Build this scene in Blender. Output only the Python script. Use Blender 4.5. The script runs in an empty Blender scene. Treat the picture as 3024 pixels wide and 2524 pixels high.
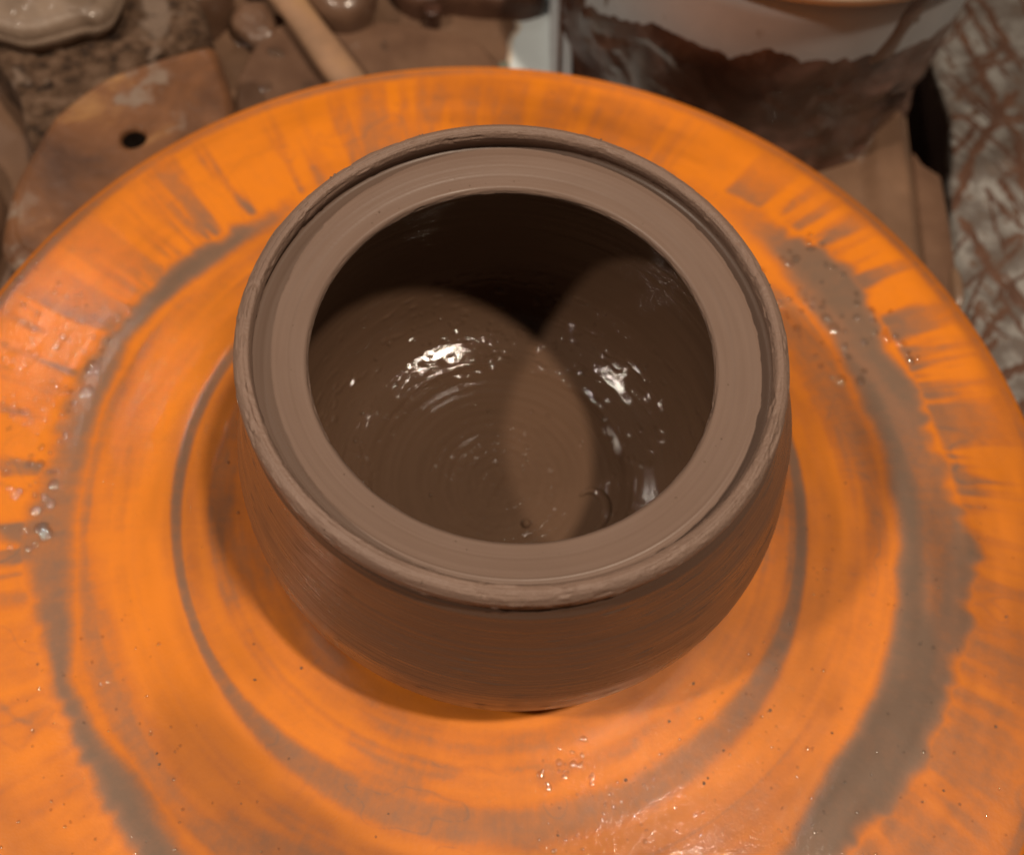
import bpy, math, random
import numpy as np
from mathutils import Vector, Matrix

# ---------------------------------------------------------------- camera, world, lamps
# one scene unit = 15 cm (radius of the wheel's bat)
S = bpy.context.scene
C = bpy.data.collections.new("scene_objects"); S.collection.children.link(C)
S.unit_settings.scale_length = 0.15

cam = bpy.data.cameras.new("camera"); co = bpy.data.objects.new("camera", cam); C.objects.link(co)
right = Vector((0.99394895, 0.09335398, 0.05788362))
upv = Vector((-0.10944368, 0.88656354, 0.44947432))
fwd = Vector((0.00935729, 0.45308953, -0.89141591))
CAMP = Vector((0.0, -0.70068662, 1.61603771))
m = Matrix((right, upv, -fwd)).transposed().to_4x4(); m.translation = CAMP
co.matrix_world = m
cam.sensor_width = 36.0; cam.lens = 36.0 * 3000 / 3024
cam.clip_start = 0.02; cam.clip_end = 60
cam.dof.use_dof = True; cam.dof.focus_distance = 1.34; cam.dof.aperture_fstop = 1.75
cam.dof.aperture_blades = 0
S.camera = co

w = bpy.data.worlds.new("World"); S.world = w; w.use_nodes = True
bg = w.node_tree.nodes['Background']
bg.inputs[0].default_value = (1.0, 0.80, 0.62, 1); bg.inputs[1].default_value = 0.030

def lamp(name, zen, az, D, power, rad, col):
    l = bpy.data.lights.new(name, 'AREA'); l.shape = 'DISK'; l.size = rad * 2; l.energy = power; l.color = col
    o = bpy.data.objects.new(name, l); C.objects.link(o)
    z, a = math.radians(zen), math.radians(az)
    d = Vector((math.sin(z) * math.cos(a), math.sin(z) * math.sin(a), math.cos(z)))
    o.location = d * D; o.rotation_euler = d.to_track_quat('Z', 'Y').to_euler()
    return o
lamp("ceiling_lamp", 16.3, 342, 14, 1240, 0.36, (1.0, 0.83, 0.65))
lamp("ceiling_lamp", 34.0, 200, 14, 800, 0.36, (1.0, 0.84, 0.68))
lamp("ceiling_lamp", 38.0, 134, 16, 90, 0.28, (1.0, 0.88, 0.76))
lamp("ceiling_lamp", 14.0, 42, 16, 40, 0.22, (1.0, 0.88, 0.76))

S.view_settings.view_transform = 'Standard'; S.view_settings.look = 'None'
S.view_settings.exposure = 0.0; S.view_settings.gamma = 1.0

# ---------------------------------------------------------------- helpers
rng = np.random.default_rng(7); random.seed(7)
def mesh_obj(name, V, F, mat, parent=None, smooth=True, attrs=None):
    """V (n,3) array, F (k,4) or (k,3) int array or list"""
    me = bpy.data.meshes.new(name)
    V = np.asarray(V, dtype=np.float32)
    if isinstance(F, np.ndarray):
        k, s = F.shape
        me.vertices.add(len(V)); me.vertices.foreach_set('co', V.ravel())
        me.loops.add(k * s); me.loops.foreach_set('vertex_index', F.ravel().astype(np.int32))
        me.polygons.add(k)
        me.polygons.foreach_set('loop_start', (np.arange(k) * s).astype(np.int32))
        me.update(calc_edges=True)
    else:
        me.from_pydata([tuple(map(float, v)) for v in V], [], F); me.update()
    me.polygons.foreach_set('use_smooth', np.full(len(me.polygons), smooth))
    for an, av in (attrs or {}).items():
        a = me.attributes.new(an, 'FLOAT', 'POINT'); a.data.foreach_set('value', np.asarray(av, dtype=np.float32).ravel())
    me.materials.append(mat)
    o = bpy.data.objects.new(name, me); C.objects.link(o)
    if parent: o.parent = parent
    return o

def tag(o, label=None, cat=None, group=None, kind=None):
    if label: o['label'] = label
    if cat: o['category'] = cat
    if group: o['group'] = group
    if kind: o['kind'] = kind
    return o
def empty(name, loc=(0, 0, 0)):
    o = bpy.data.objects.new(name, None); C.objects.link(o); o.location = loc; o.empty_display_size = 0.1
    return o

def grid_faces(nr, nc, wrap=True):
    i = np.arange(nr - 1)[:, None]; j = np.arange(nc if wrap else nc - 1)[None]
    a = i * nc + j; b = i * nc + (j + 1) % nc
    return np.stack([a, b, b + nc, a + nc], -1).reshape(-1, 4)

def sm(x, a, b):
    t = np.clip((x - a) / (b - a), 0, 1); return t * t * (3 - 2 * t)
_lat = {}
def vn(u, v, nu, nv, seed):
    """value noise, u in [0,1) periodic, v any in [0,1]"""
    key = (nu, nv, seed)
    if key not in _lat:
        _lat[key] = np.random.default_rng(seed * 7919 + nu * 31 + nv).random((nu, nv + 3))
    L = _lat[key]
    x = (u % 1.0) * nu; y = np.clip(v, 0, 1) * nv
    xi = np.floor(x).astype(int); yi = np.floor(y).astype(int); fx = x - xi; fy = y - yi
    fx = fx * fx * (3 - 2 * fx); fy = fy * fy * (3 - 2 * fy)
    x0 = xi % nu; x1 = (xi + 1) % nu
    return (L[x0, yi] * (1 - fx) + L[x1, yi] * fx) * (1 - fy) + (L[x0, yi + 1] * (1 - fx) + L[x1, yi + 1] * fx) * fy
def fbm(u, v, nu, nv, seed, o=4, g=0.55):
    s = 0; a = 1; t = 0
    for k in range(o):
        s = s + a * vn(u + 0.137 * k, v, nu * 2 ** k, nv * 2 ** k, seed + k); t += a; a *= g
    return s / t

# ---------------------------------------------------------------- materials
def new_mat(name):
    mt = bpy.data.materials.new(name); mt.use_nodes = True
    nt = mt.node_tree; b = nt.nodes['Principled BSDF']
    return mt, nt, b
def N(nt, typ, **kw):
    n = nt.nodes.new(typ)
    for k, v in kw.items(): setattr(n, k, v)
    return n
def noise(nt, vec, scale, detail=4, rough=0.55, dist=0.0):
    n = N(nt, 'ShaderNodeTexNoise'); n.inputs['Scale'].default_value = scale; n.inputs['Detail'].default_value = detail
    n.inputs['Roughness'].default_value = rough; n.inputs['Distortion'].default_value = dist
    if vec: nt.links.new(vec, n.inputs['Vector'])
    return n.outputs['Fac']
def ramp(nt, fac, stops, interp='LINEAR'):
    r = N(nt, 'ShaderNodeValToRGB'); cr = r.color_ramp; cr.interpolation = interp
    while len(cr.elements) < len(stops): cr.elements.new(0.5)
    for e, (p, c) in zip(cr.elements, stops):
        e.position = p; e.color = (*c, 1) if len(c) == 3 else c
    nt.links.new(fac, r.inputs['Fac']); return r.outputs['Color']
def math_(nt, op, a, b=None, clamp=False):
    n = N(nt, 'ShaderNodeMath', operation=op); n.use_clamp = clamp
    for i, x in enumerate((a, b)):
        if x is None: continue
        if isinstance(x, (int, float)): n.inputs[i].default_value = x
        else: nt.links.new(x, n.inputs[i])
    return n.outputs[0]
def mixc(nt, f, a, b, mode='MIX'):
    n = N(nt, 'ShaderNodeMix', data_type='RGBA', blend_type=mode)
    for i, x in ((0, f), (6, a), (7, b)):
        if isinstance(x, (int, float)): n.inputs[i].default_value = x
        elif isinstance(x, tuple): n.inputs[i].default_value = (*x, 1)
        else: nt.links.new(x, n.inputs[i])
    return n.outputs[2]
def maprange(nt, v, a, b, c, d):
    n = N(nt, 'ShaderNodeMapRange'); nt.links.new(v, n.inputs[0])
    for i, x in zip((1, 2, 3, 4), (a, b, c, d)): n.inputs[i].default_value = x
    return n.outputs[0]
def bump(nt, h, strength, dist, prev=None):
    n = N(nt, 'ShaderNodeBump'); n.inputs['Strength'].default_value = strength; n.inputs['Distance'].default_value = dist
    nt.links.new(h, n.inputs['Height'])
    if prev: nt.links.new(prev, n.inputs['Normal'])
    return n.outputs[0]
def attr(nt, name):
    a = N(nt, 'ShaderNodeAttribute'); a.attribute_name = name; return a.outputs['Fac']
def objco(nt): return N(nt, 'ShaderNodeTexCoord').outputs['Object']
def polar(nt, sa, sr, sz):
    """(cos a * sa, sin a * sa, r*sr + z*sz): noise in it is stretched along circles"""
    sx = N(nt, 'ShaderNodeSeparateXYZ'); nt.links.new(objco(nt), sx.inputs[0])
    x, y, z = sx.outputs
    r = math_(nt, 'SQRT', math_(nt, 'ADD', math_(nt, 'MULTIPLY', x, x), math_(nt, 'MULTIPLY', y, y)))
    rr = math_(nt, 'MAXIMUM', r, 0.001)
    c = math_(nt, 'MULTIPLY', math_(nt, 'DIVIDE', x, rr), sa); s = math_(nt, 'MULTIPLY', math_(nt, 'DIVIDE', y, rr), sa)
    h = math_(nt, 'ADD', math_(nt, 'MULTIPLY', r, sr), math_(nt, 'MULTIPLY', z, sz))
    cb = N(nt, 'ShaderNodeCombineXYZ')
    for i, q in enumerate((c, s, h)): nt.links.new(q, cb.inputs[i])
    return cb.outputs[0]

def clay_mat(name, base, rough, ring_bump, grain_bump, coat=0.0, coat_r=0.1, blob=0.0, spec=0.5, cvar=0.5):
    mt, nt, b = new_mat(name)
    o = objco(nt)
    big = noise(nt, o, 6, 3); streak = noise(nt, polar(nt, 1.2, 110, 110), 1.0, 5, 0.6)
    fac = math_(nt, 'ADD', math_(nt, 'MULTIPLY', big, 0.45), math_(nt, 'MULTIPLY', streak, 0.55))
    d = tuple(x * (1 - 0.28 * cvar) for x in base); l = tuple(min(1, x * (1 + 0.24 * cvar)) for x in base)
    col = ramp(nt, fac, [(0.32, d), (0.5, base), (0.68, l)])
    nt.links.new(col, b.inputs['Base Color'])
    rr = maprange(nt, noise(nt, polar(nt, 3, 60, 60), 1.0, 4), 0.3, 0.7, rough - 0.07, rough + 0.10)
    nt.links.new(rr, b.inputs['Roughness'])
    b.inputs['Specular IOR Level'].default_value = spec
    n1 = bump(nt, streak, ring_bump, 0.004)
    fine = noise(nt, polar(nt, 2.0, 420, 420), 1.0, 3, 0.6)
    n1 = bump(nt, fine, ring_bump * 0.7, 0.0012, n1)
    g = noise(nt, o, 190, 5, 0.65)
    n2 = bump(nt, g, grain_bump, 0.0022, n1)
    if blob > 0:
        vor = N(nt, 'ShaderNodeTexVoronoi'); vor.inputs['Scale'].default_value = 95; nt.links.new(o, vor.inputs['Vector'])
        pits = ramp(nt, vor.outputs['Distance'], [(0.0, (1, 1, 1)), (0.35, (0, 0, 0))])
        n2 = bump(nt, pits, blob, 0.003, n2)
    nt.links.new(n2, b.inputs['Normal'])
    if coat:
        b.inputs['Coat Weight'].default_value = coat; b.inputs['Coat Roughness'].default_value = coat_r
        nt.links.new(n2, b.inputs['Coat Normal'])
    return mt
CL = (0.262, 0.170, 0.116)
M_wall = clay_mat('damp_clay_wall', (0.138, 0.080, 0.055), 0.30, 0.22, 0.10, spec=0.6, cvar=0.3)
M_rim = clay_mat('damp_clay_rim', (0.245, 0.160, 0.122), 0.46, 0.16, 0.7, spec=0.4)
M_seat = clay_mat(cvar=0.25, name='damp_clay_lid_seat', base=(0.212, 0.141, 0.108), rough=0.40, ring_bump=0.03, grain_bump=0.12, spec=0.35)
M_inner = clay_mat('wet_clay_inside', (0.128, 0.073, 0.045), 0.60, 0.05, 0.10, coat=1.0, coat_r=0.015, blob=0.0, spec=0.05, cvar=0.35)

# wheel: orange plastic with slip on it, amount of slip in the 'slip' attribute
def wheel_mat():
    mt, nt, b = new_mat('orange_plastic_with_slip')
    o = objco(nt); sl = attr(nt, 'slip'); tint = attr(nt, 'tint')
    wob = noise(nt, o, 26, 5, 0.6)
    ang = noise(nt, polar(nt, 45, 6, 0), 1.0, 4, 0.6)
    f = math_(nt, 'ADD', sl, math_(nt, 'MULTIPLY', math_(nt, 'SUBTRACT', wob, 0.5), 0.30))
    f = math_(nt, 'ADD', f, math_(nt, 'MULTIPLY', math_(nt, 'SUBTRACT', ang, 0.5), 0.16))
    fn = noise(nt, o, 150, 4, 0.6)
    md = noise(nt, o, 62, 4, 0.6)
    f = math_(nt, 'ADD', f, math_(nt, 'MULTIPLY', math_(nt, 'SUBTRACT', md, 0.5), 0.22))
    f = math_(nt, 'ADD', f, math_(nt, 'MULTIPLY', math_(nt, 'SUBTRACT', fn, 0.5), 0.10), clamp=True)
    col = ramp(nt, f, [(0.0, (0.80, 0.228, 0.010)), (0.16, (0.74, 0.212, 0.014)), (0.34, (0.64, 0.182, 0.020)), (0.56, (0.42, 0.155, 0.052)),
                       (0.75, (0.275, 0.138, 0.078)), (1.0, (0.200, 0.122, 0.080))])
    tn = maprange(nt, tint, 0, 1, 0.66, 1.12)
    cb = N(nt, 'ShaderNodeCombineXYZ')
    for i in range(3): nt.links.new(tn, cb.inputs[i])
    col = mixc(nt, 1.0, col, cb.outputs[0], 'MULTIPLY')
    # sparse dark clay specks
    vor = N(nt, 'ShaderNodeTexVoronoi'); vor.inputs['Scale'].default_value = 34; nt.links.new(o, vor.inputs['Vector'])
    sp = math_(nt, 'LESS_THAN', vor.outputs['Distance'], 0.085)
    sel = N(nt, 'ShaderNodeSeparateColor'); nt.links.new(vor.outputs['Color'], sel.inputs[0])
    sp = math_(nt, 'MULTIPLY', sp, math_(nt, 'GREATER_THAN', sel.outputs[0], 0.92))
    col = mixc(nt, math_(nt, 'MULTIPLY', sp, 0.6), col, (0.10, 0.05, 0.03))
    nt.links.new(col, b.inputs['Base Color'])
    rn = noise(nt, o, 9, 4)
    ro = math_(nt, 'ADD', maprange(nt, f, 0, 1, 0.46, 0.54), math_(nt, 'MULTIPLY', math_(nt, 'SUBTRACT', rn, 0.5), 0.35))
    nt.links.new(ro, b.inputs['Roughness'])
    b.inputs['Specular IOR Level'].default_value = 0.35
    n1 = bump(nt, fn, 0.10, 0.003)
    n1 = bump(nt, noise(nt, o, 330, 3), 0.13, 0.0014, n1)
    n1 = bump(nt, sp, 0.6, 0.003, n1)
    n1 = bump(nt, noise(nt, polar(nt, 2, 240, 0), 1.0, 3), 0.05, 0.001, n1)
    nt.links.new(n1, b.inputs['Normal'])
    b.inputs['Coat Weight'].default_value = 0.40; b.inputs['Coat Roughness'].default_value = 0.05
    nt.links.new(n1, b.inputs['Coat Normal'])
    return mt
M_wheel = wheel_mat()

def rough_mat(name, stops, scale, rough, bs, bd, detail=6, coat=0.0, spots=None, dist=0.0, coat_r=0.1):
    mt, nt, b = new_mat(name); o = objco(nt)
    f = noise(nt, o, scale, detail, 0.6, dist)
    col = ramp(nt, f, stops)
    if spots:
        sc, thr, c = spots
        g = noise(nt, o, sc, 5, 0.6)
        k = maprange(nt, g, thr, thr + 0.06, 0, 1)
        col = mixc(nt, k, col, c)
    nt.links.new(col, b.inputs['Base Color']); b.inputs['Roughness'].default_value = rough
    n1 = bump(nt, noise(nt, o, scale * 3, 6, 0.65), bs, bd)
    nt.links.new(n1, b.inputs['Normal'])
    if coat:
        b.inputs['Coat Weight'].default_value = coat; b.inputs['Coat Roughness'].default_value = coat_r
    return mt
M_sponge = rough_mat('clay_soaked_sponge', [(0.36, (0.030, 0.013, 0.006)), (0.47, (0.125, 0.066, 0.034)), (0.64, (0.25, 0.15, 0.095))], 24, 0.85, 1.0, 0.02,
                     spots=(7, 0.62, (0.30, 0.21, 0.155)))
M_greyclay = rough_mat('grey_clay_coating', [(0.3, (0.15, 0.10, 0.068)), (0.6, (0.28, 0.20, 0.145))], 9, 0.45, 0.5, 0.008, coat=0.3)
M_kidney = rough_mat('clay_smeared_wood', [(0.30, (0.10, 0.048, 0.028)), (0.50, (0.22, 0.095, 0.042)), (0.60, (0.44, 0.23, 0.09))], 4.0, 0.38, 0.3, 0.006, coat=0.3,
                     spots=(5.5, 0.58, (0.26, 0.185, 0.14)), dist=0.4)
M_stick = rough_mat('clay_smeared_stick', [(0.3, (0.26, 0.155, 0.095)), (0.5, (0.38, 0.22, 0.13)), (0.66, (0.46, 0.27, 0.13))], 6.0, 0.5, 0.3, 0.004)
M_dark = rough_mat('dark_brown_slip', [(0.36, (0.055, 0.022, 0.013)), (0.52, (0.090, 0.040, 0.025)), (0.70, (0.20, 0.105, 0.078))], 8, 0.35, 0.3, 0.010, coat=0.5, dist=0.9, detail=4)
M_brown = rough_mat('brown_slip', [(0.3, (0.115, 0.060, 0.037)), (0.7, (0.215, 0.122, 0.076))], 6, 0.34, 0.35, 0.008, coat=0.4)
M_streak = rough_mat('red_brown_slip', [(0.3, (0.075, 0.032, 0.018)), (0.7, (0.155, 0.075, 0.045))], 12, 0.5, 0.6, 0.006)
M_white = rough_mat('white_plastic', [(0.3, (0.42, 0.44, 0.46)), (0.7, (0.54, 0.56, 0.58))], 5, 0.42, 0.1, 0.003, spots=(17, 0.66, (0.15, 0.095, 0.06)))
M_cream = rough_mat('cream_plastic', [(0.3, (0.66, 0.53, 0.38)), (0.7, (0.74, 0.62, 0.46))], 5, 0.45, 0.1, 0.003)
M_board = rough_mat('clay_stained_board', [(0.26, (0.15, 0.11, 0.085)), (0.46, (0.13, 0.105, 0.09)), (0.62, (0.31, 0.295, 0.275))], 11, 0.6, 0.6, 0.006,
                    spots=(22, 0.58, (0.13, 0.075, 0.048)), dist=0.2)
M_floor = rough_mat('dark_bench', [(0.3, (0.09, 0.045, 0.028)), (0.7, (0.14, 0.075, 0.05))], 5, 0.6, 0.3, 0.01)
M_hole = rough_mat('hole_shade_black', [(0.3, (0.012, 0.006, 0.004)), (0.7, (0.02, 0.01, 0.006))], 5, 0.6, 0.1, 0.002)  # near-black colour standing in for the shade inside the rib's hole
def tray_mat():
    mt, nt, b = new_mat('slip_covered_tray'); o = objco(nt)
    sl = attr(nt, 'slip')
    f = math_(nt, 'ADD', sl, math_(nt, 'MULTIPLY', math_(nt, 'SUBTRACT', noise(nt, o, 22, 6, 0.65), 0.5), 0.35), clamp=True)
    slip = ramp(nt, noise(nt, o, 3.2, 4), [(0.3, (0.125, 0.068, 0.041)), (0.5, (0.185, 0.105, 0.064)), (0.68, (0.27, 0.155, 0.094))])
    col = mixc(nt, ramp(nt, f, [(0.30, (0, 0, 0)), (0.7, (1, 1, 1))]), (0.74, 0.82, 0.84), slip)
    edge = ramp(nt, f, [(0.15, (0, 0, 0)), (0.32, (1, 1, 1)), (0.45, (1, 1, 1)), (0.62, (0, 0, 0))])
    col = mixc(nt, math_(nt, 'MULTIPLY', edge, 0.65), col, (0.62, 0.42, 0.24))
    nt.links.new(col, b.inputs['Base Color']); b.inputs['Roughness'].default_value = 0.4
    b.inputs['Coat Weight'].default_value = 0.3; b.inputs['Coat Roughness'].default_value = 0.08
    nt.links.new(bump(nt, noise(nt, o, 12, 5), 0.3, 0.01), b.inputs['Normal'])
    return mt
M_tray = tray_mat()
def water_mat():
    mt, nt, b = new_mat('water_drop')
    out = nt.nodes['Material Output']                      # thin bubble film: clear, with a mirror-like skin
    tr = N(nt, 'ShaderNodeBsdfTransparent'); gl = N(nt, 'ShaderNodeBsdfGlossy'); gl.inputs['Roughness'].default_value = 0.06
    mx = N(nt, 'ShaderNodeMixShader'); mx.inputs[0].default_value = 0.19
    nt.links.new(tr.outputs[0], mx.inputs[1]); nt.links.new(gl.outputs[0], mx.inputs[2]); nt.links.new(mx.outputs[0], out.inputs['Surface'])
    return mt
M_water = water_mat()
M_crumb = rough_mat('clay_crumb', [(0.3, (0.10, 0.06, 0.04)), (0.7, (0.22, 0.145, 0.10))], 60, 0.5, 0.3, 0.002)

# ---------------------------------------------------------------- the wheel
wheel = empty('wheel_head', (0, 0, -0.06))
tag(wheel, 'round orange wheel bat smeared with grey-brown slip under the clay pot', 'pottery wheel')
NA = 2000
def interp_ring(pts, phi):
    a = np.array([p[0] for p in pts]); r = np.array([p[1] for p in pts])
    i = np.argsort(a); a, r = a[i], r[i]
    return np.interp(phi, np.r_[a[-1] - 360, a, a[0] + 360], np.r_[r[-1], r, r[0]])
R_IN = [(6.5, .713), (18.9, .711), (26.9, .702), (37.7, .722), (48.2, .74), (70, .74), (110, .72), (135.2, .69), (149.7, .706), (162.6, .718), (172.5, .714), (181.7, .704),
        (190.3, .701), (196.8, .701), (205.2, .707), (212.5, .73), (219.5, .726), (227.1, .716), (238.7, .727), (276, .74), (300, .73), (313.8, .72), (322.8, .702), (331.9, .705), (343.5, .701), (355.8, .709)]
R_OUT = [(8.2, .818), (18.2, .815), (23.4, .819), (37.3, .835), (44.5, .843), (70, .80), (100, .74), (125, .735), (139.3, .744), (153.5, .75), (165.5, .757), (173.7, .772), (182.1, .765), (190, .779),
         (195.8, .777), (203.6, .767), (211.2, .771), (217.6, .765), (225.1, .774), (232.5, .787), (270, .78), (300, .78), (321.8, .792), (328.9, .797), (336.7, .808), (345.3, .816), (357.3, .822)]
rr = np.concatenate([np.linspace(0.0, 0.34, 12)[:-1], np.linspace(0.34, 0.985, 330)])
edge = [(0.989, -0.0006), (0.993, -0.002), (0.9965, -0.0045), (0.999, -0.008), (1.0, -0.013), (0.999, -0.019), (0.996, -0.026), (0.985, -0.045), (0.96, -0.06), (0.6, -0.06), (0.0, -0.06)]
rall = np.concatenate([rr, [e[0] for e in edge]]); zall = np.concatenate([rr * 0, [e[1] for e in edge]])
phi = np.arange(NA) / NA
RR, PP = np.meshgrid(rall, phi, indexing='ij')
deg = PP * 360
rin = interp_ring(R_IN, deg); rout = interp_ring(R_OUT, deg) - 0.008
# ring of thick slip with a wavering inner edge and an outer edge pulled into fingers
inj = (fbm(PP, RR, 24, 2, 11, 4) - 0.5) * 0.035 * (0.5 + vn(PP, RR * 0, 5, 1, 2))
lob = sm(np.abs(((deg - 20 + 180) % 360) - 180), 45, 5) + 0.6 * sm(np.abs(((deg - 322 + 180) % 360) - 180), 25, 5)
inj = inj + lob * (fbm(PP, RR, 50, 3, 19, 2) - 0.62) * 0.06
fing = np.clip(fbm(PP, RR * 0.15, 90, 2, 21, 3, 0.75) - 0.42, 0, 1) * 2.6
sector_f = 0.25 + 0.75 * np.maximum(sm(np.abs(((deg - 10 + 180) % 360) - 180), 62, 25), 0.7 * sm(np.abs(((deg - 150 + 180) % 360) - 180), 60, 25))
outj = (fbm(PP, RR * 0.3, 64, 2, 21, 3, 0.6) - 0.5) * 0.08 * sector_f + (vn(PP, RR * 0, 300, 1, 5) - 0.5) * 0.012
soft_i = 0.014 + 0.028 * vn(PP, RR, 9, 1, 3)
ringm = sm(RR, rin + inj - soft_i, rin + inj + soft_i) * (1 - sm(RR, rout + outj - 0.018, rout + outj + 0.034))
far = sm(np.abs(((deg - 92 + 180) % 360) - 180), 52, 30)
ringm = ringm * (1 - 0.75 * far * (0.35 + 0.65 * sm(fbm(PP, RR, 40, 6, 23, 3), 0.35, 0.6)))
# outer zone: streaks thrown outwards
lean = PP + 0.02 * (RR - 0.8)
st = fbm(lean, RR * 0.55, 74, 3, 31, 4, 0.62)
st2 = fbm(lean, RR * 0.8, 22, 4, 41, 4, 0.55)
st3 = fbm(lean, RR * 1.1, 150, 4, 43, 3, 0.6)
outer = sm(RR, rout - 0.005, rout + 0.02)
amt = 0.30 + 0.42 * sm(fbm(PP, RR, 7, 2, 51, 2), 0.3, 0.7)
pat = sm(fbm(PP, RR * 1.4, 26, 9, 47, 3), 0.36, 0.56)
near = np.exp(-(np.clip(RR - rout, 0, 1) / 0.07) ** 2)
streak = 0.06 + sm(st * 0.55 + st3 * 0.28 + st2 * 0.17, 0.42, 0.54) * (0.26 + 0.20 * pat + 0.26 * near)
calm = np.maximum(sm(np.abs(((deg - 222 + 180) % 360) - 180), 32, 14) * 0.75, sm(np.abs(((deg - 95 + 180) % 360) - 180), 36, 14) * 0.5)
calm = np.maximum(calm, sm(np.abs(((deg - 328 + 180) % 360) - 180), 38, 20) * 0.72)
streak = streak * (1 - calm) + calm * (0.04 + 0.40 * sm(0.6 * st2 + 0.4 * st3, 0.40, 0.62))
streak = streak * (1 - 0.35 * sm(RR, 0.90, 0.99))
Tout = outer * streak
# inner zone: bands drawn round by a sponge
ir = fbm(PP, RR, 4, 24, 61, 3, 0.5); ir2 = fbm(PP, RR, 12, 13, 71, 4, 0.55)
inner = 1 - sm(RR, rin - 0.02, rin + 0.02)
band_b = np.exp(-((RR - 0.590) / 0.030) ** 2)
band_m = np.exp(-((RR - 0.665) / 0.028) ** 2) * (0.45 + 0.8 * vn(PP, RR * 0, 7, 1, 14))
left_b = sm(np.abs(((deg - 195 + 180) % 360) - 180), 75, 30)
Tin = sm(ir * 0.45 + ir2 * 0.55, 0.38, 0.68) * 0.52
Tin = Tin * (1 - 0.85 * band_b * (0.5 + 0.5 * left_b)) + 0.20 * band_m
Tin = Tin + 0.07 + 0.16 * (1 - sm(RR, 0.46, 0.55))
rl = 0.540 + (vn(PP, RR * 0, 9, 1, 8) - 0.5) * 0.022
wl = 0.009 + 0.024 * sm(np.abs(((deg - 285 + 180) % 360) - 180), 70, 15) + 0.005 * vn(PP, RR * 0, 12, 1, 9)
line = np.exp(-((RR - rl) / wl) ** 4) * (0.62 + 0.30 * vn(PP, RR * 0, 14, 1, 10))
rl2 = 0.632 + (vn(PP, RR * 0, 6, 1, 18) - 0.5) * 0.02
line2 = np.exp(-((RR - rl2) / 0.006) ** 2) * 0.42 * sm(vn(PP, RR * 0, 6, 1, 28), 0.3, 0.6)
front = sm(np.abs(((deg - 280 + 180) % 360) - 180), 60, 20)
blot = sm(fbm(PP, RR, 16, 9, 91, 4), 0.52, 0.66) * 0.34 * (0.4 + 0.9 * front) * sm(RR, 0.44, 0.50)
Tin = np.maximum(np.maximum(np.minimum((Tin - 0.10) * (0.85 - 0.25 * front) + blot * 0.75 + 0.16 * (vn(PP, RR, 3, 120, 161) - 0.4) + 0.10 * (vn(PP, RR, 5, 60, 163) - 0.4), 0.52), line * 0.9), line2) * inner
cn1 = fbm(PP, RR * 1.2, 22, 12, 151, 3); cn2 = fbm(lean, RR * 0.9, 34, 6, 153, 3)
sel_ = sm(vn(PP, RR, 9, 6, 155), 0.40, 0.62)
Tin = Tin + 0.13 * np.exp(-((cn1 - 0.52) / 0.007) ** 2) * sel_ * inner * sm(RR, .44, .48)
Tout = Tout + 0.15 * np.exp(-((cn2 - 0.50) / 0.009) ** 2) * sel_ * outer
T = np.maximum(np.maximum(Tout, Tin), ringm * (0.66 + 0.32 * sm(fbm(PP, RR, 12, 14, 83, 3), .3, .62)))
rimline = sm(RR, 0.958, 0.975) * (1 - sm(RR, 0.988, 0.995))
T = np.maximum(T, rimline * (0.30 + 0.35 * vn(PP, RR * 0, 16, 1, 77)))
T = np.where(RR > 0.988, 0.18, T)
tint = sm(fbm(PP, RR, 9, 8, 101, 4), 0.25, 0.7)
relief = sm(RR, rin + inj - 0.03, rin + inj + 0.03) * (1 - sm(RR, rout + 0.5 * outj - 0.03, rout + 0.5 * outj + 0.04))
zz = np.broadcast_to(zall[:, None], RR.shape).copy()
zz = zz + np.where(RR < 0.986, relief * 0.0030 + line * 0.0008 + (ir - 0.5) * 0.0003 * inner, 0)
# shallow concentric turning marks of the bat
zz += np.where(RR < 0.98, 0.00006 * np.sin(RR * 150), 0)
V = np.stack([RR * np.cos(PP * 2 * np.pi), RR * np.sin(PP * 2 * np.pi), zz + 0.06], -1).reshape(-1, 3)
mesh_obj('bat', V, grid_faces(len(rall), NA), M_wheel, wheel, attrs={'slip': T, 'tint': tint})
hub_p = [(0.0, 0.0), (0.86, 0.0), (0.88, -0.01), (0.88, -0.05), (0.3, -0.07), (0.12, -0.10), (0.12, -0.35), (0.0, -0.35)]
def lathe(name, prof, mat, parent, na=96, z0=0.0, attrs=None):
    pr = np.array([p[0] for p in prof]); pz = np.array([p[1] for p in prof])
    a = np.arange(na) / na * 2 * np.pi
    V = np.stack([pr[:, None] * np.cos(a), pr[:, None] * np.sin(a), pz[:, None] + 0 * a + z0], -1).reshape(-1, 3)
    return mesh_obj(name, V, grid_faces(len(prof), na)[:, ::-1], mat, parent)
lathe('hub', hub_p, M_dark, wheel)

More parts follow.
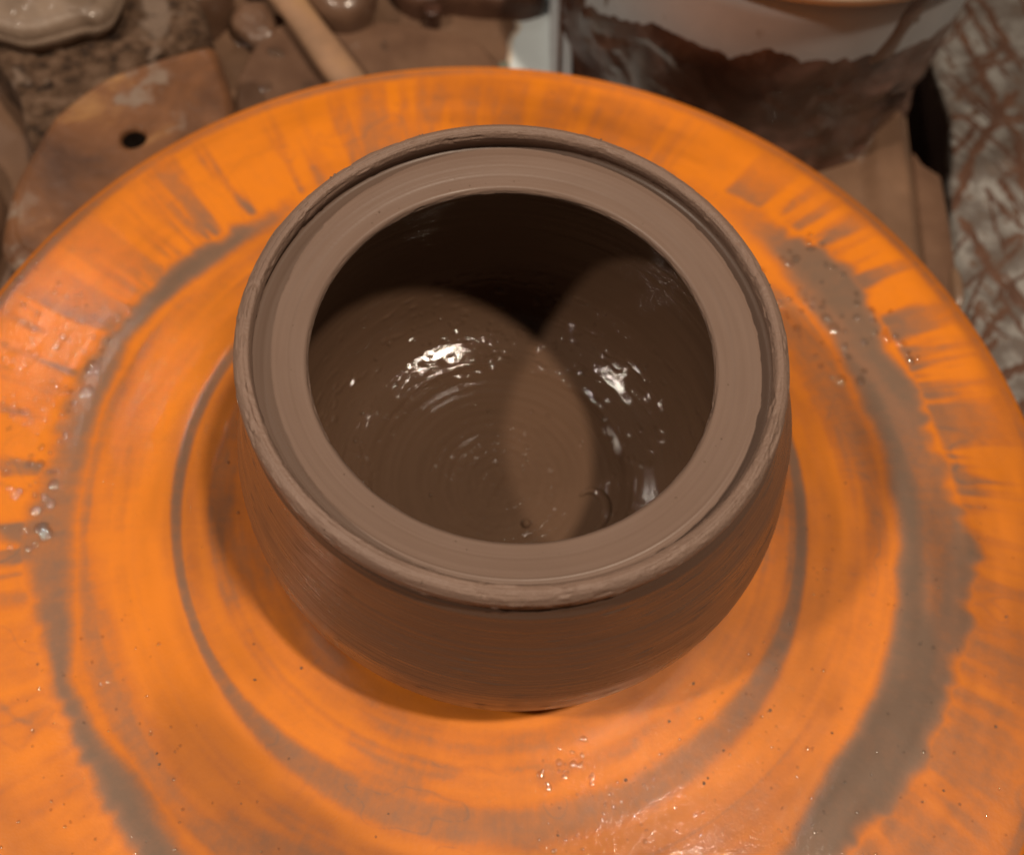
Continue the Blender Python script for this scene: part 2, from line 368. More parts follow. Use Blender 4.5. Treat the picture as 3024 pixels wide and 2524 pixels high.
# ---------------------------------------------------------------- the pot
PX, PY = 0.0042, -0.0045
pot = empty('clay_pot', (PX, PY, 0.004))
tag(pot, 'freshly thrown round brown clay pot, open at the top, standing on the orange wheel', 'pot')
def catmull(pts, n):
    P = np.array(pts, float); d = np.r_[0, np.cumsum(np.hypot(*np.diff(P, axis=0).T))]
    # dense centripetal-ish cubic through the points by hermite
    t = np.linspace(0, d[-1], n)
    mt_ = np.gradient(P, d, axis=0)
    i = np.clip(np.searchsorted(d, t, side='right') - 1, 0, len(d) - 2)
    h = (d[i + 1] - d[i])[:, None]; s = ((t - d[i])[:, None]) / h
    return (2 * s**3 - 3 * s**2 + 1) * P[i] + (s**3 - 2 * s**2 + s) * h * mt_[i] + (-2 * s**3 + 3 * s**2) * P[i + 1] + (s**3 - s**2) * h * mt_[i + 1]
def thrown(name, pts, n, mat, disp, na=900, lean=0.0):
    """surface of revolution whose profile is moved along its normal by disp(u, s, r, z)"""
    Q = catmull(pts, n); tg = np.gradient(Q, axis=0); nn = np.stack([tg[:, 1], -tg[:, 0]], -1); nn /= np.linalg.norm(nn, axis=1)[:, None] + 1e-9
    a = np.arange(na) / na
    U, I = np.meshgrid(a, np.arange(n), indexing='xy')
    s = I / (n - 1)
    D = disp(U, s, Q[I, 0], Q[I, 1])
    r = Q[I, 0] + nn[I, 0] * D; z = Q[I, 1] + nn[I, 1] * D
    r = np.maximum(r, 0)
    wob = 1 + 0.0022 * np.cos(2 * np.pi * U * 2 + 1.0) + 0.0016 * np.cos(2 * np.pi * U * 3 + 2.2)
    V = np.stack([r * wob * np.cos(2 * np.pi * U), r * wob * np.sin(2 * np.pi * U), z], -1).reshape(-1, 3)
    k_ = np.clip((0.48 - V[:, 2]) / 0.12, 0, 1) * lean        # the belly was thrown a little off centre
    V[:, 0] += 0.015 * k_; V[:, 1] += 0.010 * k_
    return mesh_obj(name, V, grid_faces(n, na), mat, pot)
def fade(s, a=0.03): return sm(s, 0, a) * (1 - sm(s, 1 - a, 1))
def d_wall(u, s, r, z):
    return fade(s) * ((vn(u * 0, s, 2, 150, 3) - 0.5) * 0.0005 + (fbm(u, s, 3, 60, 5, 3) - 0.5) * 0.0010 + (fbm(u, s, 5, 6, 9, 2) - 0.5) * 0.003
           + np.clip(fbm(u, s, 60, 90, 15, 2) - 0.72, 0, 1) * 0.005)
def d_rim(u, s, r, z):
    chips = np.clip(fbm(u, s, 90, 8, 25, 3) - 0.64, 0, 1) * 0.014
    return fade(s, .05) * ((fbm(u, s, 40, 14, 21, 3, 0.7) - 0.5) * 0.0013 + (vn(u * 0, s, 2, 26, 4) - 0.5) * 0.0010 + (fbm(u, s, 4, 18, 29, 3) - 0.5) * 0.0014 - chips * 0.6
           + np.clip(fbm(u, s, 110, 12, 35, 2) - 0.68, 0, 1) * 0.006)
def d_seat(u, s, r, z):
    return fade(s, .04) * ((vn(u * 0, s, 2, 24, 8) - 0.5) * 0.0003 + (fbm(u, s, 4, 20, 41, 3) - 0.5) * 0.0004 + (0.0016 * np.exp(-((s - .20) / .022) ** 2) + 0.0010 * np.exp(-((s - .30) / .018) ** 2)) * sm(np.cos(6.2832 * (u - .76)), .1, .8)
           + sm(s, .83, .9) * ((fbm(u, s, 70, 30, 45, 3, .7) - 0.5) * 0.0020 - np.clip(fbm(u, s, 60, 14, 47, 3) - 0.64, 0, 1) * 0.010))
def d_in(u, s, r, z):
    spiral = np.sin((r * 60 - u * 1.0) * 2 * np.pi) * sm(r, 0.26, 0.18) * sm(r, 0.0, 0.03) * 0.00022 * (0.4 + 1.2 * vn(u, s, 5, 9, 58))
    return fade(s, .015) * ((vn(u * 0, s, 2, 120, 13) - 0.5) * 0.00035 + (fbm(u, s, 4, 50, 51, 3) - 0.5) * 0.0008 + spiral
           + (fbm(u, s, 5, 7, 53, 2) - 0.5) * 0.004 + np.clip(fbm(u, s, 90, 130, 55, 2) - 0.66, 0, 1) * 0.010 * sm(r, .17, .22) * sm(s, .42, .50)
           + (fbm((r * np.cos(6.2832 * u) + .4) / .8, (r * np.sin(6.2832 * u) + .4) / .8, 90, 90, 57, 3) - 0.5) * 0.0014 * sm(r, .16, .10) * (s > .5)
           + 0.0016 * np.exp(-((r - .222 - .008 * np.sin(6.2832 * u * 2)) / .006) ** 2) * (s > .5))
wall_pts = [(0.310, 0.0), (0.340, 0.003), (0.362, 0.018), (0.383, 0.046), (0.3995, 0.083), (0.408, 0.12), (0.4135, 0.16), (0.4155, 0.20), (0.4130, 0.24), (0.4050, 0.28), (0.3955, 0.32), (0.3860, 0.36),
            (0.3750, 0.40), (0.3650, 0.435), (0.3585, 0.454), (0.3540, 0.462), (0.3515, 0.466), (0.3510, 0.470)]
rim_pts = [(0.3510, 0.470), (0.3520, 0.4745), (0.3540, 0.481), (0.3558, 0.489), (0.3560, 0.497), (0.3535, 0.505), (0.3480, 0.510), (0.3415, 0.5115), (0.3365, 0.5095), (0.3335, 0.505), (0.3328, 0.499), (0.3345, 0.493), (0.3375, 0.488), (0.3395, 0.484)]
seat_pts = [(0.3395, 0.484), (0.3390, 0.4795), (0.3355, 0.4765), (0.3300, 0.4760), (0.3220, 0.4765), (0.3120, 0.4750), (0.3000, 0.4725), (0.2880, 0.4695), (0.2780, 0.4680), (0.2725, 0.4672), (0.2685, 0.4630), (0.2675, 0.4580), (0.2700, 0.4530)]
inner_pts = [(0.2700, 0.4530), (0.2780, 0.4460), (0.2980, 0.4360), (0.3200, 0.420), (0.3360, 0.398), (0.3480, 0.36), (0.3540, 0.31), (0.3550, 0.26), (0.3510, 0.21), (0.3420, 0.165), (0.3270, 0.125), (0.3050, 0.092), (0.275, 0.068),
             (0.240, 0.054), (0.225, 0.0475), (0.210, 0.0485), (0.16, 0.043), (0.10, 0.0400), (0.05, 0.0385), (0.0, 0.0380)]
thrown('wall', wall_pts, 300, M_wall, lambda u, s, r, z: d_wall(u, s, r, z), lean=1.0)
thrown('rim', rim_pts, 90, M_rim, lambda u, s, r, z: d_rim(u, s, r, z), 1400)
thrown('lid_seat', seat_pts, 120, M_seat, lambda u, s, r, z: d_seat(u, s, r, z), 1200)
thrown('inside', inner_pts, 420, M_inner, lambda u, s, r, z: d_in(u, s, r, z))

# a curl of slurry and a bubble on the pot's floor
def hemi(n=7, m=14):
    vs = [(0, 0, 1)]; fs = []
    for i in range(1, n + 1):
        t = i / n * math.pi * 0.55
        for j in range(m): vs.append((math.sin(t) * math.cos(2 * math.pi * j / m), math.sin(t) * math.sin(2 * math.pi * j / m), math.cos(t)))
    for j in range(m): fs.append((0, 1 + j, 1 + (j + 1) % m))
    for i in range(n - 1):
        for j in range(m):
            a = 1 + i * m + j; b = 1 + i * m + (j + 1) % m; fs.append((a, a + m, b + m, b))
    return np.array(vs), fs
def tube(name, pts, rads, mat, parent, flat=1.0, seg=12, zmin=None):
    P = np.array(pts, float); n = len(P); T_ = np.gradient(P, axis=0); T_ /= np.linalg.norm(T_, axis=1)[:, None]
    V = []
    for i in range(n):
        up = np.array([0, 0, 1.0]); sd = np.cross(T_[i], up); sd /= np.linalg.norm(sd) + 1e-9; u2 = np.cross(sd, T_[i])
        for k in range(seg):
            a = 2 * math.pi * k / seg
            V.append(P[i] + sd * math.cos(a) * rads[i] + u2 * math.sin(a) * rads[i] * flat)
    V = np.array(V); F = [tuple(r) for r in grid_faces(n, seg)]
    F.append(tuple(range(seg))); F.append(tuple(range((n - 1) * seg, n * seg))[::-1])
    return mesh_obj(name, V, F, mat, parent)
ang = np.linspace(-1.5, 2.4, 40)
curl = [(0.158 + 0.026 * math.cos(a), -0.038 + 0.036 * math.sin(a), 0.0445 + 0.004 * math.sin((a + 1.5) / 3.9 * math.pi)) for a in ang]
tube('slurry_curl', curl, [0.0075 * math.sin(math.pi * (i + 1) / 41) + 0.001 for i in range(40)], M_inner, pot, 0.55)
hv, hf = hemi()
bub = mesh_obj('slurry_bubble', hv * 0.0085 + np.array([0.052, -0.072, 0.040]), hf, M_inner, pot)

# specks of clay stuck on the rim and seat: far too many to count
def scatter(name, spots, mat, parent=None, squash=0.6, n=3, mm=7):
    v, f = hemi(n, mm); VV = []; FF = []; off = 0
    for (x, y, z, r) in spots:
        a = random.random() * 6.28; q = v * np.array([r * random.uniform(.8, 1.3), r * random.uniform(.7, 1.2), r * squash])
        q = np.stack([q[:, 0] * math.cos(a) - q[:, 1] * math.sin(a), q[:, 0] * math.sin(a) + q[:, 1] * math.cos(a), q[:, 2]], -1)
        VV.append(q + (x, y, z)); FF += [tuple(i + off for i in t) for t in f]; off += len(v)
    return mesh_obj(name, np.concatenate(VV), FF, mat, parent)
sp = []
for k in range(330):
    a = random.random() * 6.283; t = random.random()
    if t < 0.55: r, z = random.uniform(.338, .352), 0.509
    else: r = random.uniform(.276, .325); z = 0.4680 + (r - 0.276) * 0.16
    sp.append((r * math.cos(a), r * math.sin(a), z - 0.0008, random.choice([.0006, .0008, .0010, .0017])))
tag(scatter('clay_specks', sp, M_crumb, pot), kind='stuff')

sp = []
for k in range(150):
    a = math.radians(random.choice([random.gauss(112, 14), random.gauss(48, 14), random.gauss(80, 40), random.uniform(0, 360)])); r = random.uniform(.05, .33) if random.random() < .4 else random.gauss(.27, .03)
    r = min(max(r, .02), .335)
    i_ = int(np.argmin([abs(q[0] - r) + (1 if q[1] > .2 else 0) for q in inner_pts]))
    z = np.interp(r, [q[0] for q in inner_pts[:8:-1]], [q[1] for q in inner_pts[:8:-1]])
    sp.append((r * math.cos(a), r * math.sin(a), z - 0.0006, random.choice([.0014, .002, .003, .0045])))
tag(scatter('slurry_droplets', sp, M_inner, pot, squash=0.4, n=4, mm=10), kind='stuff')

# water drops and slip bubbles lying on the wheel
drops = []
def add_drops(n, d0, d1, r0, r1, s0, s1):
    for k in range(n):
        a = math.radians(random.uniform(d0, d1)); r = random.uniform(r0, r1)
        drops.append((r * math.cos(a), r * math.sin(a), 0.0015 + (0.004 if .71 < r < .8 else 0), random.uniform(s0, s1)))
add_drops(190, 158, 196, 0.74, 0.985, .0014, .0038)
add_drops(70, 25, 48, 0.66, 0.86, .0018, .0045)
add_drops(210, 283, 335, 0.50, 0.97, .0006, .0016)
add_drops(40, 282, 300, 0.50, 0.80, .0008, .0022)
add_drops(110, 205, 250, 0.60, 0.97, .0006, .0015)
add_drops(50, 335, 365, 0.50, 0.95, .0006, .0014)
add_drops(26, 284, 294, 0.44, 0.52, .0012, .0034)
add_drops(7, 186, 196, 0.735, 0.77, .0050, .0065)
add_drops(2, 168, 174, 0.735, 0.76, .0070, .0090)
add_drops(3, 22, 36, 0.71, 0.74, .0050, .0070)
tag(scatter('water_drops', [(x, y, z, q * 2.0) for x, y, z, q in drops], M_water, squash=0.28, n=5, mm=12), 'tiny water drops scattered over the wet orange wheel', 'water drops', kind='stuff')
crumbs = []
for k in range(34):
    a = math.radians(random.choice([random.uniform(180, 360), random.uniform(285, 330)])); r = random.uniform(.42, .97)
    crumbs.append((r * math.cos(a), r * math.sin(a), .001, random.uniform(.0010, .0026)))
tag(scatter('clay_crumbs', crumbs, M_crumb, squash=0.7), 'small dark clay crumbs scattered on the wheel', 'clay crumbs', kind='stuff')

# ---------------------------------------------------------------- the tray and what lies in it
TZ = -0.30
nx, ny = 300, 190
gx = np.linspace(-1.75, 0.955, nx); gy = np.linspace(-1.2, 2.3, ny)
GX, GY = np.meshgrid(gx, gy, indexing='xy')
f1 = fbm((GX + 1.8) / 4, (GY + 1.2) / 4, 8, 8, 201, 4); f2 = fbm((GX + 1.8) / 4, (GY + 1.2) / 4, 34, 34, 203, 3)
# white plastic shows where the slip has not reached, beside the tub
jag = (f2 - 0.5) * 0.10
wx = sm(GX, -0.115 + jag, -0.06 + jag) * (1 - sm(GX, 0.20, 0.25))
wy = sm(GY, 1.0, 1.1)
slip = 1 - wx * wy
patch = sm(GX, -0.03, 0.0) * 0
GZ = TZ + (f1 - 0.5) * 0.05 + slip * 0.006
GZ += 0.035 * sm(GX, 0.80, 0.855) * (1 - sm(GX, 0.905, 0.955))          # rolled side of the tray
GZ -= 0.02 * sm(GX, 0.92, 0.955)
V = np.stack([GX, GY, GZ], -1).reshape(-1, 3)
# skirt so the tray has a thickness
tray = tag(empty('splash_tray', (0, 0, 0)), 'white plastic splash tray covered in brown slip behind and under the orange wheel', 'tray')
mesh_obj('floor_panel', V, grid_faces(ny, nx, False), M_tray, tray, attrs={'slip': slip})
def prism(name, pts, z0, z1, mat, parent=None, bev=0.006, segs=3):
    n = len(pts); V = [(x, y, z0) for x, y in pts] + [(x, y, z1) for x, y in pts]
    F = [tuple(range(n))[::-1], tuple(range(n, 2 * n))] + [(i, (i + 1) % n, n + (i + 1) % n, n + i) for i in range(n)]
    o = mesh_obj(name, V, F, mat, parent, smooth=True)
    b = o.modifiers.new('bevel', 'BEVEL'); b.width = bev; b.segments = segs; b.limit_method = 'ANGLE'
    return o
prism('side_lip', [(0.957, -1.2), (1.036, -1.2), (1.040, 0.70), (1.036, 0.95), (1.030, 1.12), (0.985, 1.15), (0.962, 1.20), (0.957, 1.10)], TZ - 0.06, TZ - 0.012, M_brown, tray, 0.012)
# dark bench under everything
tag(prism('bench_top', [(-6, -4), (6, -4), (6, 7), (-6, 7)], -0.98, -0.9, M_floor), kind='structure')

def closed(pts, n):
    """smooth closed curve through pts, n samples"""
    P = np.array(pts, float); k = len(P); t = np.arange(n) / n * k; i = np.floor(t).astype(int); s = (t - i)[:, None]
    p0, p1, p2, p3 = P[(i - 1) % k], P[i % k], P[(i + 1) % k], P[(i + 2) % k]
    return 0.5 * (2 * p1 + (p2 - p0) * s + (2 * p0 - 5 * p1 + 4 * p2 - p3) * s**2 + (3 * p1 - p0 - 3 * p2 + p3) * s**3)
def slab(name, pts, z0, z1, bev, mat, parent=None, n=260, rings=50, nz=0.0, nf=30, seed=1, dome=0.0, hole=None, side=6, tilt=(0, 0), hb=0.006, under=0.0):
    O = closed(pts, n); c = O.mean(0)
    if hole is not None:
        c = np.array(hole[:2]); a = np.arctan2(O[:, 1] - c[1], O[:, 0] - c[0])
        inner = np.stack([c[0] + hole[2] * np.cos(a), c[1] + hole[2] * np.sin(a)], -1)
    else: inner = np.repeat(c[None], n, 0)
    W = np.linalg.norm(O - inner, axis=1).mean()
    prof = [(0, z0)] + [(0, z0 + (z1 - bev - z0) * k / side) for k in range(1, side)]
    if under: prof = [(min(.9, under * 1.6 / W), z0)] + [((1 - math.sin(t)) * under / W, z0 + (z1 - bev - z0) * (1 - math.cos(t))) for t in np.linspace(0.15, math.pi / 2, side)]
    prof += [((1 - math.cos(t)) * bev / W, z1 - bev + math.sin(t) * bev) for t in np.linspace(0, math.pi / 2, 8)]
    last = prof[-1][0]; end = 1.0
    if hole is not None: end = 1 - hb / W
    for k in range(1, rings + 1):
        q = last + (end - last) * k / rings; prof.append((q, z1 + dome * (1 - (1 - q) ** 2)))
    if hole is not None:
        zt = prof[-1][1]
        prof += [(1 - hb / W * math.cos(t), zt - hb * (1 - math.cos(t))) for t in np.linspace(0.2, math.pi / 2, 5)]
        prof += [(1.0, zt - hb - 0.02), (1.0, z0)]
    pr = np.array(prof)
    q = pr[:, 0][:, None, None]
    XY = O[None] * (1 - q) + inner[None] * q
    Z = np.repeat(pr[:, 1][:, None], n, 1)
    if nz:
        u = (XY[..., 0] + 2) / 4; v = (XY[..., 1] + 2) / 6
        d = (fbm(u, v, nf, int(nf * 1.5), seed, 5, 0.65) - 0.5) * 2 * nz
        Z = Z + d * (pr[:, 1][:, None] > z0 + 1e-6)
        e = (fbm(u, Z * 0 + v, nf, int(nf * 1.5), seed + 50, 4) - 0.5) * nz
        dirv = (O - c); dirv /= np.linalg.norm(dirv, axis=1)[:, None] + 1e-9
        XY = XY + dirv[None] * (e * (1 - pr[:, 0][:, None]))[..., None]
    Z = Z + (XY[..., 0] - c[0]) * tilt[0] + (XY[..., 1] - c[1]) * tilt[1]
    V = np.concatenate([XY, Z[..., None]], -1).reshape(-1, 3)
    return mesh_obj(name, V, grid_faces(len(pr), n), mat, parent)

tag(slab('sponge', [(-1.37, 1.13), (-1.30, 1.03), (-1.17, 0.90), (-1.075, 0.735), (-1.00, 0.80), (-0.93, 0.96), (-0.82, 1.07), (-0.785, 1.13), (-0.82, 1.21), (-0.90, 1.31), (-1.02, 1.40), (-1.35, 1.42), (-1.45, 1.27)],
         TZ + .01, -0.115, 0.028, M_sponge, n=420, rings=110, nz=0.012, nf=90, seed=301, side=8),
    'coarse brown block of sponge soaked with clay, at the left behind the wooden rib', 'sponge')
tag(slab('clay_lump', [(-1.40, 1.10), (-1.35, 1.03), (-1.246, 0.997), (-1.176, 0.977), (-1.134, 0.976), (-1.087, 1.000), (-1.031, 1.034), (-0.993, 1.046), (-0.972, 1.090), (-0.985, 1.18), (-1.10, 1.27), (-1.33, 1.25)],
         -0.125, -0.035, 0.034, M_greyclay, under=0.06, n=240, rings=50, nz=0.004, nf=24, seed=311, dome=0.015),
    'smooth grey-brown flat clay lump lying on top of the sponge', 'clay lump')
kid = tag(empty('wooden_rib', (0, 0, 0)), 'rounded clay-smeared wooden rib with a dark round hole, left of the wheel rim', 'pottery tool')
slab('blade', [(-0.75, 1.063), (-0.784, 1.06), (-0.88, 0.999), (-0.966, 0.93), (-1.036, 0.819), (-1.051, 0.762), (-1.063, 0.678), (-1.069, 0.598), (-1.063, 0.523), (-1.044, 0.445), (-0.992, 0.40), (-0.93, 0.40), (-0.79, 0.53), (-0.655, 0.777), (-0.673, 0.904), (-0.721, 1.009)],
     -0.235, -0.10, 0.030, M_kidney, kid, n=300, rings=60, nz=0.0035, nf=18, seed=321, hole=(-0.862, 0.773, 0.026), side=6, dome=-0.008)
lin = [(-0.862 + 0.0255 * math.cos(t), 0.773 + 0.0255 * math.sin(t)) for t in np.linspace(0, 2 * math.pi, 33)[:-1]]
mesh_obj('hole_shade_lining', [(x, y, z) for z in (-0.118, -0.230) for x, y in lin], [(i, (i + 1) % 32, 32 + (i + 1) % 32, 32 + i) for i in range(32)] + [tuple(range(32, 64))], M_hole, kid)  # added lining: its colour paints the depth shade of the hole
tag(slab('clay_slab', [(-0.735, 1.13), (-0.690, 0.93), (-0.60, 0.80), (-0.25, 0.90), (0.0, 1.10), (-0.12, 1.27), (-0.20, 1.34), (-0.45, 1.36), (-0.66, 1.32)],
         TZ + 0.02, -0.245, 0.014, M_brown, n=260, rings=40, nz=0.004, nf=14, seed=331),
    'smooth flat piece of brown clay lying under the wooden stick behind the wheel', 'clay slab')
def rod(name, a, b, r, mat, label, cat, flat=0.6):
    a, b = np.array(a), np.array(b); ts = np.linspace(0, 1, 40)
    pts = [a + (b - a) * t + np.array([0.004 * math.sin(7 * t), 0.003 * math.sin(5 * t + 1), 0]) for t in ts]
    rad = [r * min(1, math.sqrt(max(0.02, min(t, 1 - t) * 22))) * (1 + 0.05 * math.sin(13 * t)) for t in ts]
    return tag(tube(name, pts, rad, mat, None, flat, 20), label, cat)
rod('wooden_stick', (-0.78, 1.50, -0.205), (-0.30, 0.92, -0.205), 0.041, M_stick, 'light brown clay-smeared wooden stick running down to the wheel rim', 'stick')
tag(slab('clay_ball', [(-0.615, 1.40), (-0.585, 1.335), (-0.535, 1.300), (-0.485, 1.302), (-0.445, 1.345), (-0.44, 1.43), (-0.50, 1.50), (-0.58, 1.48)], -0.245, -0.165, 0.05, M_brown, n=160, rings=30, nz=0.004, nf=20, seed=341, dome=0.03),
    'round brown clay knob right of the wooden stick at the top edge', 'clay lump')
tag(slab('clay_scrap', [(-0.80, 1.33), (-0.765, 1.38), (-0.715, 1.375), (-0.680, 1.32), (-0.675, 1.262), (-0.715, 1.235), (-0.755, 1.255), (-0.79, 1.285)], TZ, -0.235, 0.03, M_brown, n=200, rings=40, nz=0.010, nf=50, seed=351, dome=0.01),
    'crumbly brown clay scrap left of the wooden stick', 'clay scrap', 'clay scraps lying on the tray')
tag(slab('clay_scrap', [(-0.92, 1.36), (-0.895, 1.285), (-0.855, 1.255), (-0.825, 1.285), (-0.80, 1.37), (-0.85, 1.45)], TZ, -0.15, 0.04, M_brown, n=160, rings=30, nz=0.008, nf=40, seed=361, dome=0.01),
    'rounded brown clay scrap right behind the sponge at the top edge', 'clay scrap', 'clay scraps lying on the tray')
tag(slab('clay_scrap', [(-0.42, 1.52), (-0.37, 1.44), (-0.31, 1.425), (-0.25, 1.455), (-0.12, 1.46), (-0.02, 1.50), (-0.05, 1.60), (-0.30, 1.64)], TZ, -0.225, 0.03, M_streak, n=200, rings=40, nz=0.014, nf=40, seed=371, dome=0.01),
    'dark reddish clay scrap right of the round clay knob', 'clay scrap', 'clay scraps lying on the tray')
tag(slab('clay_scrap', [(-1.42, 0.88), (-1.27, 0.80), (-1.17, 0.66), (-1.145, 0.50), (-1.18, 0.30), (-1.45, 0.25), (-1.6, 0.60)], TZ, -0.235, 0.03, M_brown, n=220, rings=40, nz=0.012, nf=26, seed=381),
    'flat brown clay scrap at the left edge of the photo beside the wooden rib', 'clay scrap', 'clay scraps lying on the tray')
# dark-coloured plug standing in for a shaded hole, and green-grey chip on the tray
tag(slab('chip_or_hole_plug', [(-0.318, 1.412), (-0.300, 1.392), (-0.278, 1.405), (-0.276, 1.432), (-0.300, 1.442)], TZ, -0.238, 0.008, M_dark, n=60, rings=10), 'small dark plug standing in for a hole beside the dark reddish scrap', 'clay chip')
M_grn = rough_mat('grey_green_clay', [(0.3, (0.11, 0.12, 0.09)), (0.7, (0.19, 0.20, 0.155))], 20, 0.5, 0.4, 0.004)
tag(slab('chip_or_hole_plug', [(-0.135, 1.235), (-0.120, 1.230), (-0.092, 1.275), (-0.086, 1.305), (-0.100, 1.310), (-0.122, 1.280)], TZ, -0.282, 0.008, M_grn, n=60, rings=10), 'small grey-green chip on the white part of the tray', 'clay chip')

# ---------------------------------------------------------------- the tub
BX, BY = 0.508, 1.500
tub = tag(empty('plastic_tub', (BX, BY, TZ)), 'white plastic tub with dark brown slip over its lower wall, behind the wheel', 'tub')
H0, H1, RB, RT = 0.0, 0.555, 0.452, 0.490
def rad_at(h): return RB + (RT - RB) * h / H1
prof = [(0.0, 0.012), (RB - 0.03, 0.012), (RB - 0.014, 0.03), (RT - 0.014, H1), (RT, H1), (rad_at(0.40), 0.40), (rad_at(0.20), 0.20), (RB, 0.03), (RB - 0.012, 0.006), (RB - 0.03, 0.0), (0.0, 0.0)]
prof = [prof[0]] + [p for a, b in zip(prof, prof[1:]) for p in ([((a[0] + b[0]) / 2, (a[1] + b[1]) / 2), b])]
lathe('tub_wall', prof, M_white, tub, 160)
ring_ = [(RT - 0.017, H1 - 0.004), (RT - 0.017, H1 + 0.010), (RT - 0.010, H1 + 0.016), (RT + 0.006, H1 + 0.016), (RT + 0.013, H1 + 0.010), (RT + 0.013, H1 - 0.012), (RT + 0.003, H1 - 0.016)]
lathe('rim', ring_, M_cream, tub, 160)
lathe('slurry', [(0.0, 0.35), (rad_at(.35) - 0.02, 0.35)], M_brown, tub, 96)
# coat of slip: from the foot up to a wavering line, 3 mm proud, lumpy
nb, nh = 420, 70
ua = np.arange(nb) / nb
UA, HA = np.meshgrid(ua, np.linspace(0, 1, nh), indexing='xy')
dg = UA * 360
topz = interp_ring([(150, .42), (178, .25), (205, .225), (226, .319), (239, .361), (246, .377), (253, .366), (257, .362), (260, .385), (264, .408), (271, .395), (276, .383), (282, .375), (288, .379), (293, .39), (299, .384), (309, .366), (330, .36), (20, .36), (60, .3), (100, .35)], dg)
topz = topz + (fbm(UA, UA * 0, 40, 1, 401, 3) - 0.5) * 0.025 + (fbm(UA, UA * 0, 160, 1, 402, 2) - 0.5) * 0.02
hz = 0.002 + (topz - 0.002) * HA
th = 0.0045 * np.sqrt(np.clip(1 - HA, 0, 1)) * 1.0 + 0.0015 * (1 - HA)
lump_ = np.clip(fbm(UA + HA * .03, HA * 0.5, 30, 9, 405, 3, 0.5) - 0.47, 0, 1) * 0.034 * sm(HA, 1.0, 0.75)
rad = RB + (RT - RB) * hz / H1 + th + lump_ - 0.0004 + 0.02 * sm(hz, 0.05, 0)
V = np.stack([rad * np.cos(UA * 2 * np.pi), rad * np.sin(UA * 2 * np.pi), hz], -1).reshape(-1, 3)
mesh_obj('slip_coating', V, grid_faces(nh, nb), M_dark, tub)
# runs of slip down the wall
def run(a0, a1, h0, h1, w0, w1, mat=M_brown):
    n = 26; V = []
    for i in range(n):
        t = i / (n - 1); h = h0 + (h1 - h0) * t; a = math.radians(a0 + (a1 - a0) * t); ww = (w0 + (w1 - w0) * t) * (1 + .18 * math.sin(9 * t + a0))
        for k in range(9):
            s = k / 8 - 0.5; aa = a + s * ww / 0.47
            r_ = rad_at(h) + 0.0004 + 0.006 * math.cos(s * math.pi) * (1 if 0 < i < n - 1 else 0.05)
            V.append((r_ * math.cos(aa), r_ * math.sin(aa), h))
    mesh_obj('slip_run', V, grid_faces(n, 9, False), mat, tub)
run(301, 297, 0.55, 0.35, 0.055, 0.05); run(206, 204, 0.42, 0.20, 0.03, 0.02, M_streak); run(197, 200, 0.43, 0.10, 0.012, 0.02, M_streak)
# white ribs of the tray beside the tub
def bar(name, a, b, wd, z0, z1, mat, parent=None, bev=0.004):
    a, b = np.array(a), np.array(b); d = (b - a) / np.linalg.norm(b - a); q = np.array([-d[1], d[0]]) * wd / 2
    return prism(name, [tuple(a - q), tuple(b - q), tuple(b + q), tuple(a + q)], z0, z1, mat, parent, bev)
rib = tag(empty('tray_divider', (0, 0, 0)), 'upright white plastic strip with brown slip lines, between the tray and the tub', 'divider')
bar('panel', (0.055, 1.20), (0.012, 1.75), 0.055, TZ, -0.262, M_white, rib)
bar('slip_line', (0.048, 1.20), (0.018, 1.75), 0.010, TZ, -0.2565, M_streak, rib, 0.002)
bar('slip_line', (0.072, 1.21), (0.060, 1.45), 0.008, TZ, -0.270, M_streak, rib, 0.002)

# ---------------------------------------------------------------- the clay-stained board at the right
brd = tag(empty('stained_board', (0, 0, 0)), 'pale board criss-crossed with red-brown slip streaks, to the right of the tray', 'board')
BZ = -0.42
prism('panel', [(1.075, -1.2), (2.6, -1.2), (2.6, 2.6), (1.33, 2.6), (1.20, 2.05), (1.085, 1.72), (1.13, 1.42), (1.115, 1.25), (1.095, 1.10), (1.07, 0.9)], BZ - 0.04, BZ, M_board, brd, 0.01)
STREAKS = [(1.167, 1.84, 1.217, 1.708, 0.032),(1.217, 1.708, 1.262, 1.498, 0.038),(1.218, 1.91, 1.305, 1.626, 0.021),(1.27, 1.918, 1.353, 1.672, 0.032),(1.397, 1.939, 1.431, 1.821, 0.029),(1.178, 1.422, 1.256, 1.346, 0.015),(1.097, 1.419, 1.18, 1.441, 0.029),(1.18, 1.441, 1.29, 1.299, 0.024),(1.323, 1.544, 1.195, 1.337, 0.038),(1.195, 1.337, 1.106, 1.123, 0.038),(1.102, 1.272, 1.197, 1.407, 0.024),(1.269, 1.499, 1.32, 1.373, 0.026),(1.126, 1.07, 1.189, 0.909, 0.038),(1.189, 0.909, 1.262, 0.809, 0.038),(1.165, 0.913, 1.071, 0.727, 0.013),(1.128, 1.031, 1.088, 0.948, 0.01),(1.188, 0.947, 1.075, 0.827, 0.015),(1.197, 0.925, 1.281, 1.037, 0.015),(1.266, 0.927, 1.179, 0.827, 0.013),(1.252, 1.21, 1.279, 1.115, 0.015),(1.204, 1.137, 1.223, 0.982, 0.013),(1.126, 0.791, 1.191, 0.728, 0.021),(1.165, 0.711, 1.095, 0.619, 0.026),(1.242, 0.665, 1.112, 0.568, 0.035),(1.112, 0.568, 1.078, 0.524, 0.032),(1.086, 0.701, 1.119, 0.622, 0.015),(1.195, 0.858, 1.25, 0.722, 0.018),(1.213, 0.541, 1.143, 0.443, 0.029),(1.077, 0.784, 1.052, 0.839, 0.013),(1.295, 1.44, 1.339, 1.465, 0.044),(1.304, 1.353, 1.31, 1.152, 0.035),]
_rs = np.random.default_rng(5)
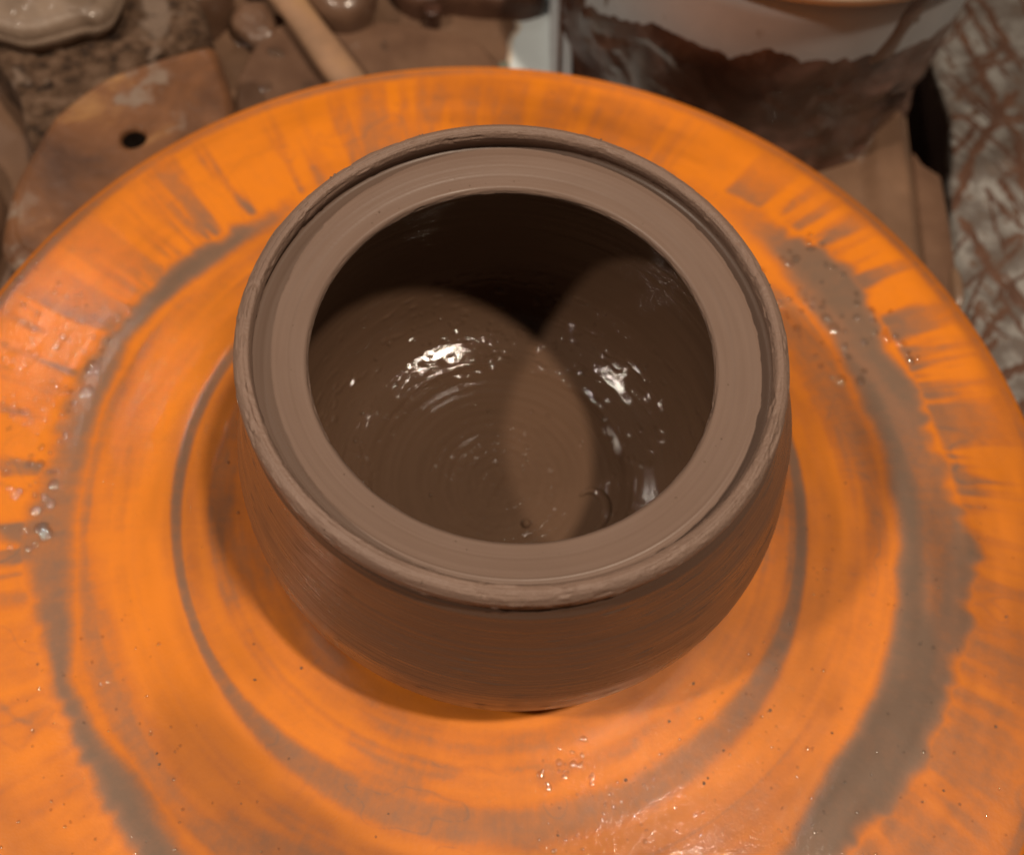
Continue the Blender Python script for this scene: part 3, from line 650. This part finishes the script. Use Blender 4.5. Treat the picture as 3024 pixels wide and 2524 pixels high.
for k in range(46):
    x_, y_ = _rs.uniform(1.10, 1.42), _rs.uniform(0.35, 1.95); a_ = (2.15 if (int((x_ - 1.05) / .15) + int(y_ / .17)) % 2 else 0.85) + _rs.normal() * .12; l_ = _rs.uniform(.06, .20)
    STREAKS.append((x_, y_, x_ + l_ * math.cos(a_), y_ + l_ * math.sin(a_), _rs.uniform(.010, .026)))
for k, (x0, y0, x1, y1, wd) in enumerate(STREAKS):
    wd *= 0.70
    rs = np.random.default_rng(900 + k); n = 30
    a = np.array([x0, y0]); b = np.array([x1, y1]); d = b - a; L = np.linalg.norm(d); d = d / L; q = np.array([-d[1], d[0]])
    ts = np.linspace(-0.12, 1.12, n); V = []
    ph = rs.random(6) * 6.28
    for i, t in enumerate(ts):
        cpt = a + d * L * t + q * (0.003 * math.sin(5 * t + ph[0]) + 0.0015 * math.sin(17 * t + ph[1]))
        tap = math.sqrt(max(0.0, 1 - (2 * i / (n - 1) - 1) ** 4)) + 0.02
        ww = wd * 0.5 * tap * (1 + 0.30 * math.sin(11 * t + ph[2]) + 0.22 * math.sin(29 * t + ph[3]))
        wl_ = wd * 0.5 * tap * (1 + 0.30 * math.sin(13 * t + ph[4]) + 0.22 * math.sin(31 * t + ph[5]))
        for j in range(7):
            s = j / 6; e = -ww + (ww + wl_) * s; hgt = 0.0018 * math.sin(math.pi * s) * tap
            pt_ = cpt + q * e; V.append((max(pt_[0], 0.004 + float(np.interp(pt_[1], [-1.2, .9, 1.10, 1.25, 1.42, 1.72, 2.05], [1.075, 1.075, 1.095, 1.115, 1.13, 1.10, 1.20]))), pt_[1], BZ + 0.0006 + hgt + 0.00003 * k))
    mesh_obj('slip_streak', V, grid_faces(n, 7, False)[:, ::-1], M_streak, brd)

# wet lumps of slip shining on the right side of the tray
M_bead = rough_mat('shining_wet_slip', [(0.3, (0.20, 0.12, 0.075)), (0.7, (0.26, 0.16, 0.10))], 20, 0.3, 0.05, 0.002, coat=1.0, coat_r=0.22)
for bx_, by_, bz_, sx_, sy_, sz_ in ((0.772, 0.900, TZ + 0.004, .052, .060, .042), (0.785, 0.945, TZ + 0.004, .030, .030, .026), (1.028, 0.775, TZ - 0.014, .016, .060, .020)):
    mesh_obj('wet_slip_bead', hemi(12, 24)[0] * np.array([sx_, sy_, sz_]) + np.array([bx_, by_, bz_]), hemi(12, 24)[1], M_bead, tray)
# drops on the tray that catch the lamps
td = [(x, y, z, q * 2.0) for x, y, z, q in [(1.03, 0.62, TZ - 0.010, 0.012), (-0.765, 1.245, -0.26, 0.009), (-0.73, 1.235, -0.26, 0.009), (-0.66, 1.21, -0.245, 0.011), (-0.66, 1.09, -0.243, 0.008), (-0.56, 1.11, -0.243, 0.010), (-0.40, 1.27, -0.243, 0.007), (-0.05, 1.25, TZ + .004, 0.006)]]
tag(scatter('tray_drops', td, M_water, squash=0.28, n=6, mm=16), 'a few water drops on the brown tray behind the wheel', 'water drops', kind='stuff')
